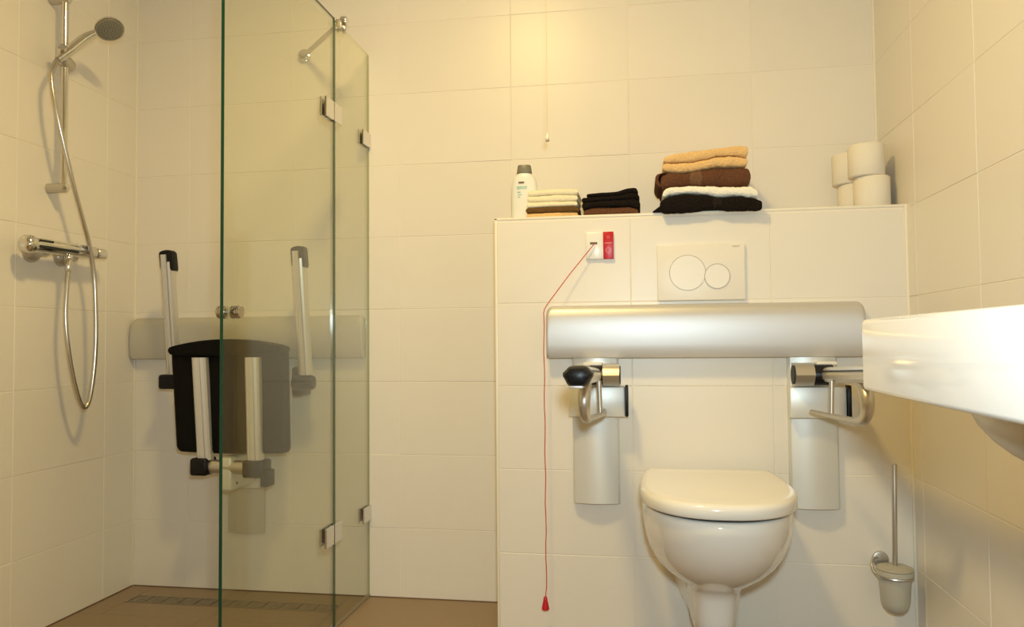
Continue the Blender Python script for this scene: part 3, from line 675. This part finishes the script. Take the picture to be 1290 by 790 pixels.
def knob(sx):
    pr = [(0, .0115)]
    L = 0.024
    for k in range(4):
        a = 0.001+k*0.0055; pr += [(a, .0150), (a+0.0038, .0150), (a+0.0040, .0128), (a+0.0053, .0128)]
    pr += [(L-0.002, .0150), (L, .0135)]
    return La((GX+sx*0.0048, -0.924, 0.943), (sx, 0, 0), pr, 32)
obj('knob', knob(1), m_chrome, t, angle=25); obj('knob', knob(-1), m_chrome, t, angle=25)
t = thing('screen_support_bar', 'short chrome bar bracing the glass screen top to the back wall', 'support bar', (GX, -0.25, 1.87))
obj('clamp', Cy((GX+0.006, -0.262, 1.893), (GX+0.026, -0.262, 1.893), 0.016, 24, 0.003), m_chrome, t)
obj('clamp_base', Bx((GX-0.012, -0.276, 1.866), (GX+0.012, -0.248, 1.898), 0.003), m_chrome2, t)
obj('set_screw', Cy((GX+0.016, -0.262, 1.882), (GX+0.016, -0.262, 1.855), 0.0065, 16, 0.001), m_chrome, t)
obj('bar', Cy((GX, -0.262, 1.888), (-0.728, -0.012, 1.893), 0.0075, 20), m_chrome2, t)
obj('wall_flange', Cy((-0.732, -0.0005, 1.893), (-0.728, -0.014, 1.893), 0.022, 28, 0.003), m_chrome, t)

# ------------------------------------------------------------------ shower riser rail
RX, RY = -1.338, -0.430
t = thing('shower_rail', 'vertical chrome shower rail on the left wall', 'shower rail', (XL, RY, 1.36))
obj('pole', Cy((RX, RY, 1.352), (RX, RY, 2.005), 0.0105, 20), m_chrome, t)
for z in (1.362, 1.962):
    b = obj('wall_bracket', Cy((XL, RY, z), (RX+0.010, RY, z), 0.0155, 28, 0.002), m_chrome2, t)
    obj('bracket_button', La((RX+0.010, RY, z), (1, 0, 0), [(0, .013), (.004, .0115), (.006, .006), (.0065, 0)], 20), m_chrome, b)
sl = obj('slider', Cy((RX-0.006, RY+0.030, 1.757), (RX+0.006, RY-0.022, 1.764), 0.021, 24, 0.004), m_chrome2, t)
obj('holder_cone', Cy((RX+0.010, RY-0.020, 1.765), (RX+0.030, RY-0.050, 1.789), 0.0165, 24, 0.003, r2=0.015), m_chrome, sl)
# hand shower
t = thing('hand_shower', 'chrome hand shower with round grey spray face hooked on the rail', 'shower head', (RX+0.03, RY-0.05, 1.78))
hc = Vector((-1.205, -0.400, 1.866))
p0 = Vector((-1.3245, -0.474, 1.752))
pts = spline([p0, (-1.300, -0.455, 1.785), (-1.268, -0.432, 1.828), (-1.240, -0.418, 1.852)], 8)
N = len(pts); obj('handle', Tb(pts, [0.0085+0.0065*math.sin(PI*min(1, i/N*0.9+0.1))**0.7 for i in range(N)], 18), m_chrome, t)
fd = Vector((0.40, -0.28, -0.70)).normalized()        # direction the spray face looks in
obj('head', La(hc-fd*0.024, fd, [(0, 0), (0.002, .018), (.008, .032), (.016, .041), (.023, .0435), (.026, .0430), (.0265, .040)], 40), m_chrome, t)
face = obj('spray_face', La(hc+fd*0.0015, fd, [(0, .0405), (.002, .0395), (.003, .036), (.0032, 0)], 40), mat('spray_face_grey', (0.27, 0.26, 0.21), 0.4, 0.2), t)
s, u = frame(fd); bm = bmesh.new()
for rr, nn in ((0.008, 6), (0.016, 12), (0.024, 18), (0.032, 24)):
    for k in range(nn):
        c = hc+fd*0.0045+s*rr*math.cos(2*PI*k/nn)+u*rr*math.sin(2*PI*k/nn); cyl(bm, c, c+fd*0.0016, 0.0011, 6)
o = obj('nozzles', bm, m_dark, face); o['kind'] = 'stuff'
# hose
t = thing('shower_hose', 'chrome flexible hose looping below the mixer up to the hand shower', 'hose', (-1.31, -0.43, 0.67))
pts = spline([(-1.315, -0.430, 1.118), (-1.315, -0.437, 1.05), (-1.315, -0.441, 0.956), (-1.312, -0.432, 0.86), (-1.31, -0.412, 0.77), (-1.308, -0.388, 0.70), (-1.306, -0.366, 0.672), (-1.304, -0.345, 0.70), (-1.302, -0.329, 0.79),
              (-1.300, -0.324, 0.90), (-1.299, -0.330, 1.02), (-1.299, -0.338, 1.10), (-1.298, -0.362, 1.19), (-1.298, -0.390, 1.26), (-1.298, -0.428, 1.35), (-1.298, -0.462, 1.44), (-1.300, -0.495, 1.54), (-1.306, -0.513, 1.62), (-1.315, -0.513, 1.69), (-1.322, -0.492, 1.73), p0], 14)
bm = bmesh.new()
m_hose = mat('ribbed_chrome_hose', (0.62, 0.58, 0.52), 0.25, 1.0)
P = []; 
for i in range(len(pts)-1):
    for q in (0.0, 0.5): P.append(pts[i].lerp(pts[i+1], q))
P.append(pts[-1]); obj('hose', tube(bm, P, [0.0068+0.0006*(i % 2) for i in range(len(P))], 14), m_hose, t, angle=80)
obj('hose_nut', Cy((-1.315, -0.430, 1.140), (-1.315, -0.432, 1.098), 0.0105, 20, 0.002, r2=0.009), m_chrome, t)
# mixer
MX, MZ = -1.325, 1.167
t = thing('shower_mixer', 'horizontal chrome thermostatic shower mixer on the left wall', 'mixer tap', (XL, -0.40, MZ))
obj('body', Tb([(MX, -0.566, MZ-0.001), (MX, -0.555, MZ), (MX, -0.44, MZ+0.002), (MX, -0.31, MZ+0.003), (MX, -0.305, MZ+0.003)], [0.018, 0.022, 0.022, 0.0195, 0.014], 24), m_chrome, t)
for y in (-0.500, -0.375):
    obj('wall_rose', La((XL, y, MZ-0.012), (1, 0, 0), [(0, .033), (.010, .032), (.017, .027), (.022, .018), (.055, .016)], 32), m_chrome2, t)
obj('temperature_knob', Tb([(MX, -0.603, MZ), (MX, -0.600, MZ), (MX, -0.592, MZ), (MX, -0.580, MZ), (MX, -0.571, MZ), (MX, -0.566, MZ)], [0.010, 0.019, 0.0255, 0.0275, 0.0265, 0.022], 28), m_chrome, t)
k = obj('flow_knob', Tb([(MX, -0.300, MZ+0.003), (MX, -0.296, MZ+0.003), (MX, -0.262, MZ+0.004), (MX, -0.256, MZ+0.004)], [0.015, 0.019, 0.0185, 0.014], 24), m_chrome, t)
obj('knob_stop', Cy((MX, -0.305, MZ+0.003), (MX, -0.300, MZ+0.003), 0.013, 20), m_dark, t)
obj('top_cover', Bx((MX-0.012, -0.55, MZ+0.008), (MX+0.020, -0.315, MZ+0.0215), 0.004), m_chrome, t)
obj('dark_slot', Bx((MX+0.0185, -0.560, MZ-0.009), (MX+0.0228, -0.40, MZ-0.0005), 0.001, 1), m_dark, t)
obj('dark_slot', Bx((MX+0.0175, -0.560, MZ+0.0105), (MX+0.0214, -0.505, MZ+0.0165), 0.001, 1), m_dark, t)
obj('outlet', Cy((-1.315, -0.430, MZ-0.015), (-1.315, -0.430, 1.136), 0.0125, 20, 0.002), m_chrome, t)

# ------------------------------------------------------------------ shower seat
t = thing('shower_bench', 'black shower seat folded up against the wall behind the glass', 'shower seat', (-0.93, 0, 0.37))
convex_plate('wall_plate', -1.012, -0.877, 0.0, 0.206, 0.385, 0.026, m_rail2, t)
obj('wall_bracket', Bx((-0.990, -0.060, 0.370), (-0.875, 0.0, 0.815), 0.006), m_plate, t)
sd_y = -0.165
def seat_ring(z, w2, y0, y1, cx=-0.905, n=40, ex=5):
    P = []
    for k in range(n):
        a = 2*PI*k/n; c, s = math.cos(a), math.sin(a)
        xx = w2*abs(c)**(2/ex)*(1 if c > 0 else -1)
        P.append((cx+xx, (y0+y1)/2-(y1-y0)/2*abs(s)**(2/ex)*(-1 if s > 0 else 1), z))
    return P
def arch(bm_rings, amount=0.022):
    return bm_rings
# panel as a grid: front outline with arched top, rounded corners, straight tapered sides
def seat_panel(cx, z0, z1, wt2, wb2, y0, y1, archh, rc, n=24, skew=0.0, sz=None):
    """outline in xz (front view), extruded in y with rounded rims"""
    O = []
    # bottom edge left -> right, slightly bowed
    for k in range(13): u = k/12; O.append((-wb2+rc+(2*wb2-2*rc)*u, z0+0.004*(2*u-1)**2))
    for k in range(1, 6): a = -PI/2+PI/2*k/6; O.append((wb2-rc+rc*math.cos(a), z0+0.004+rc+rc*math.sin(a)))
    for k in range(6): u = k/5; O.append((wb2+(wt2-wb2)*u, z0+rc+(z1-archh-rc-z0-rc)*u))
    for k in range(1, 6): a = PI/2*k/6; O.append((wt2-rc+rc*math.cos(a), z1-archh-rc+rc*math.sin(a)))
    for k in range(17): u = k/16; O.append((wt2-rc-(2*wt2-2*rc)*u, z1-archh*(2*u-1)**2*0.95))
    for k in range(1, 6): a = PI/2+PI/2*k/6; O.append((-wt2+rc+rc*math.cos(a), z1-archh-rc+rc*math.sin(a)))
    for k in range(6): u = 1-k/5; O.append((-wb2-(wt2-wb2)*u, z0+rc+(z1-archh-rc-z0-rc)*u))
    for k in range(1, 6): a = PI+PI/2*k/6; O.append((-wb2+rc+rc*math.cos(a), z0+0.004+rc+rc*math.sin(a)))
    zc = (z0+z1)/2; rings = []
    for dy, s in ((0, 0.93), (0.1, 0.975), (0.3, 1.0), (0.7, 1.0), (0.9, 0.975), (1.0, 0.93)):
        rings.append([(cx+x*s-skew*(z-zc)/(z1-z0), y1+(y0-y1)*dy, zc+(z-zc)*(s if sz is None else 1-(1-s)*sz)) for x, z in O])
    bm = bmesh.new(); ring_skin(bm, rings); return bm
obj('seat_panel', seat_panel(-0.907, 0.508, 0.872, 0.204, 0.197, -0.205, -0.155, 0.016, 0.020, skew=0.016), m_seat, t, angle=50)
obj('seat_front_edge', seat_panel(-0.915, 0.832, 0.886, 0.208, 0.206, -0.222, -0.150, 0.024, 0.013, sz=0.3), m_seat, t, angle=50)
def ribbed_bar(x0, z0, x1, z1, y0, y1, wd, dp, m, parent, name='support_bar'):
    """extruded aluminium profile with grooves; from (x0,y0,z0) to (x1,y1,z1); wd half width, dp depth"""
    pr = [(-1, 0), (-1, .55), (-.92, .8), (-.70, .95), (-.45, 1), (-.42, .88), (-.12, .88), (-.09, 1), (.25, 1), (.28, .80), (.42, .80), (.45, .95), (.75, .86), (.95, .6), (1, .3), (1, 0)]
    bm = bmesh.new(); ring_skin(bm, [[(x+a*wd, y-b*dp, z) for a, b in pr] for x, y, z in ((x0, y0, z0), (x1, y1, z1))])
    return obj(name, bm, m, parent, angle=25)
ribbed_bar(-0.984, 0.490, -0.999, 0.826, -0.196, -0.208, 0.0245, 0.028, m_alu2, t)
ribbed_bar(-0.808, 0.486, -0.812, 0.826, -0.196, -0.208, 0.0245, 0.028, m_alu2, t)
obj('hinge_knuckle', Bx((-1.026, -0.235, 0.440), (-0.966, -0.165, 0.497), 0.009, 3), m_black, t)
obj('hinge_knuckle', Bx((-0.842, -0.235, 0.436), (-0.770, -0.165, 0.492), 0.009, 3), m_black, t)
obj('hinge_tail', Bx((-0.785, -0.222, 0.406), (-0.757, -0.17, 0.460), 0.006, 3), m_black, t)
obj('hinge_tube', Tb([(-0.985, -0.200, 0.467), (-0.842, -0.200, 0.466)], 0.0225, 28), m_chrome2, t)
obj('center_hinge_block', Bx((-0.929, -0.222, 0.389), (-0.885, -0.022, 0.500), 0.010, 4), m_plate, t)
obj('screw', Cy((-0.8855, -0.185, 0.412), (-0.8835, -0.185, 0.412), 0.004, 12), m_dark, t)
# two folded-up shower arms
def shower_arm(side, label):
    if side < 0: xa, xb = -1.152, -1.139; base = (-1.152, 0.716)
    else: xa, xb = -0.672, -0.668
    t = thing('shower_grab_bar', label, 'grab bar', (xa, 0, 0.70), 'armrests of the shower seat')
    za, zb = 0.764, 1.172; ya, yb = -0.125, -0.192
    zc = zb-0.024; u = (zc-za)/(zb-za); xc, yc = xa+(xb-xa)*u, ya+(yb-ya)*u
    ribbed_bar(xa, za, xc, zc, ya+0.014, yc+0.014, 0.0210, 0.030, m_alu2, t, 'arm')
    # the flat left half of the profile runs on up in front of the cap
    bm = bmesh.new(); ring_skin(bm, [[(x+a*0.021, y-b*0.030, z) for a, b in ((-1, .3), (-1, .55), (-.92, .8), (-.70, .95), (-.45, 1), (-.42, .88), (-.12, .88), (-.09, 1), (.25, 1), (.28, .3))] for x, y, z in ((xc, yc+0.014, zc-0.001), (xb, yb+0.014, zb))])
    obj('arm_tip', bm, m_alu2, t, angle=25)
    bm = bmesh.new()
    P = [(-.0245, -.002), (-.0245, .050), (-.021, .056), (-.010, .060), (.004, .0615), (.016, .060), (.0205, .055), (.0212, .040), (.0212, .000), (.019, -.008), (.016, -.008), (.012, .006), (.006, 0.018), (-.004, .024), (-.018, .020)]
    zz = zb-0.045
    ring_skin(bm, [[(xb+0.002+px*sc, yb+dy+(yb-ya)/(zb-za)*(pz-0.045), zz+0.02+(pz-0.02)*sc) for px, pz in P] for dy, sc in ((0.026, .94), (0.020, 1), (-0.006, 1), (-0.0115, .95))])
    obj('end_cap', bm, m_black, t)
    # hinge at the bottom
    if side < 0:
        obj('hinge_body', Bx((-1.198, -0.150, 0.717), (-1.135, -0.080, 0.767), 0.009, 3), m_black, t)
        obj('bracket', Bx((-1.165, -0.11, 0.715), (-1.10, 0.0, 0.760), 0.006, 3), m_black, t)
        obj('back_plate', Bx((-1.16, -0.035, 0.70), (-1.10, 0.0, 0.815), 0.006), m_rail2, t)
    else:
        obj('hinge_body', La((-0.715, -0.125, 0.739), (1, 0, 0), [(0, .020), (.004, .0245), (.064, .0245), (.072, .021), (.074, .014)], 28), m_black, t)
        obj('bracket', Bx((-0.735, -0.10, 0.690), (-0.705, 0.0, 0.790), 0.009, 3), m_black, t)
        obj('back_plate', Bx((-0.755, -0.035, 0.72), (-0.71, 0.0, 0.815), 0.006), m_rail2, t)
shower_arm(-1, 'aluminium armrest folded upright left of the black shower seat')
shower_arm(1, 'aluminium armrest folded upright behind the glass, right of the shower seat')
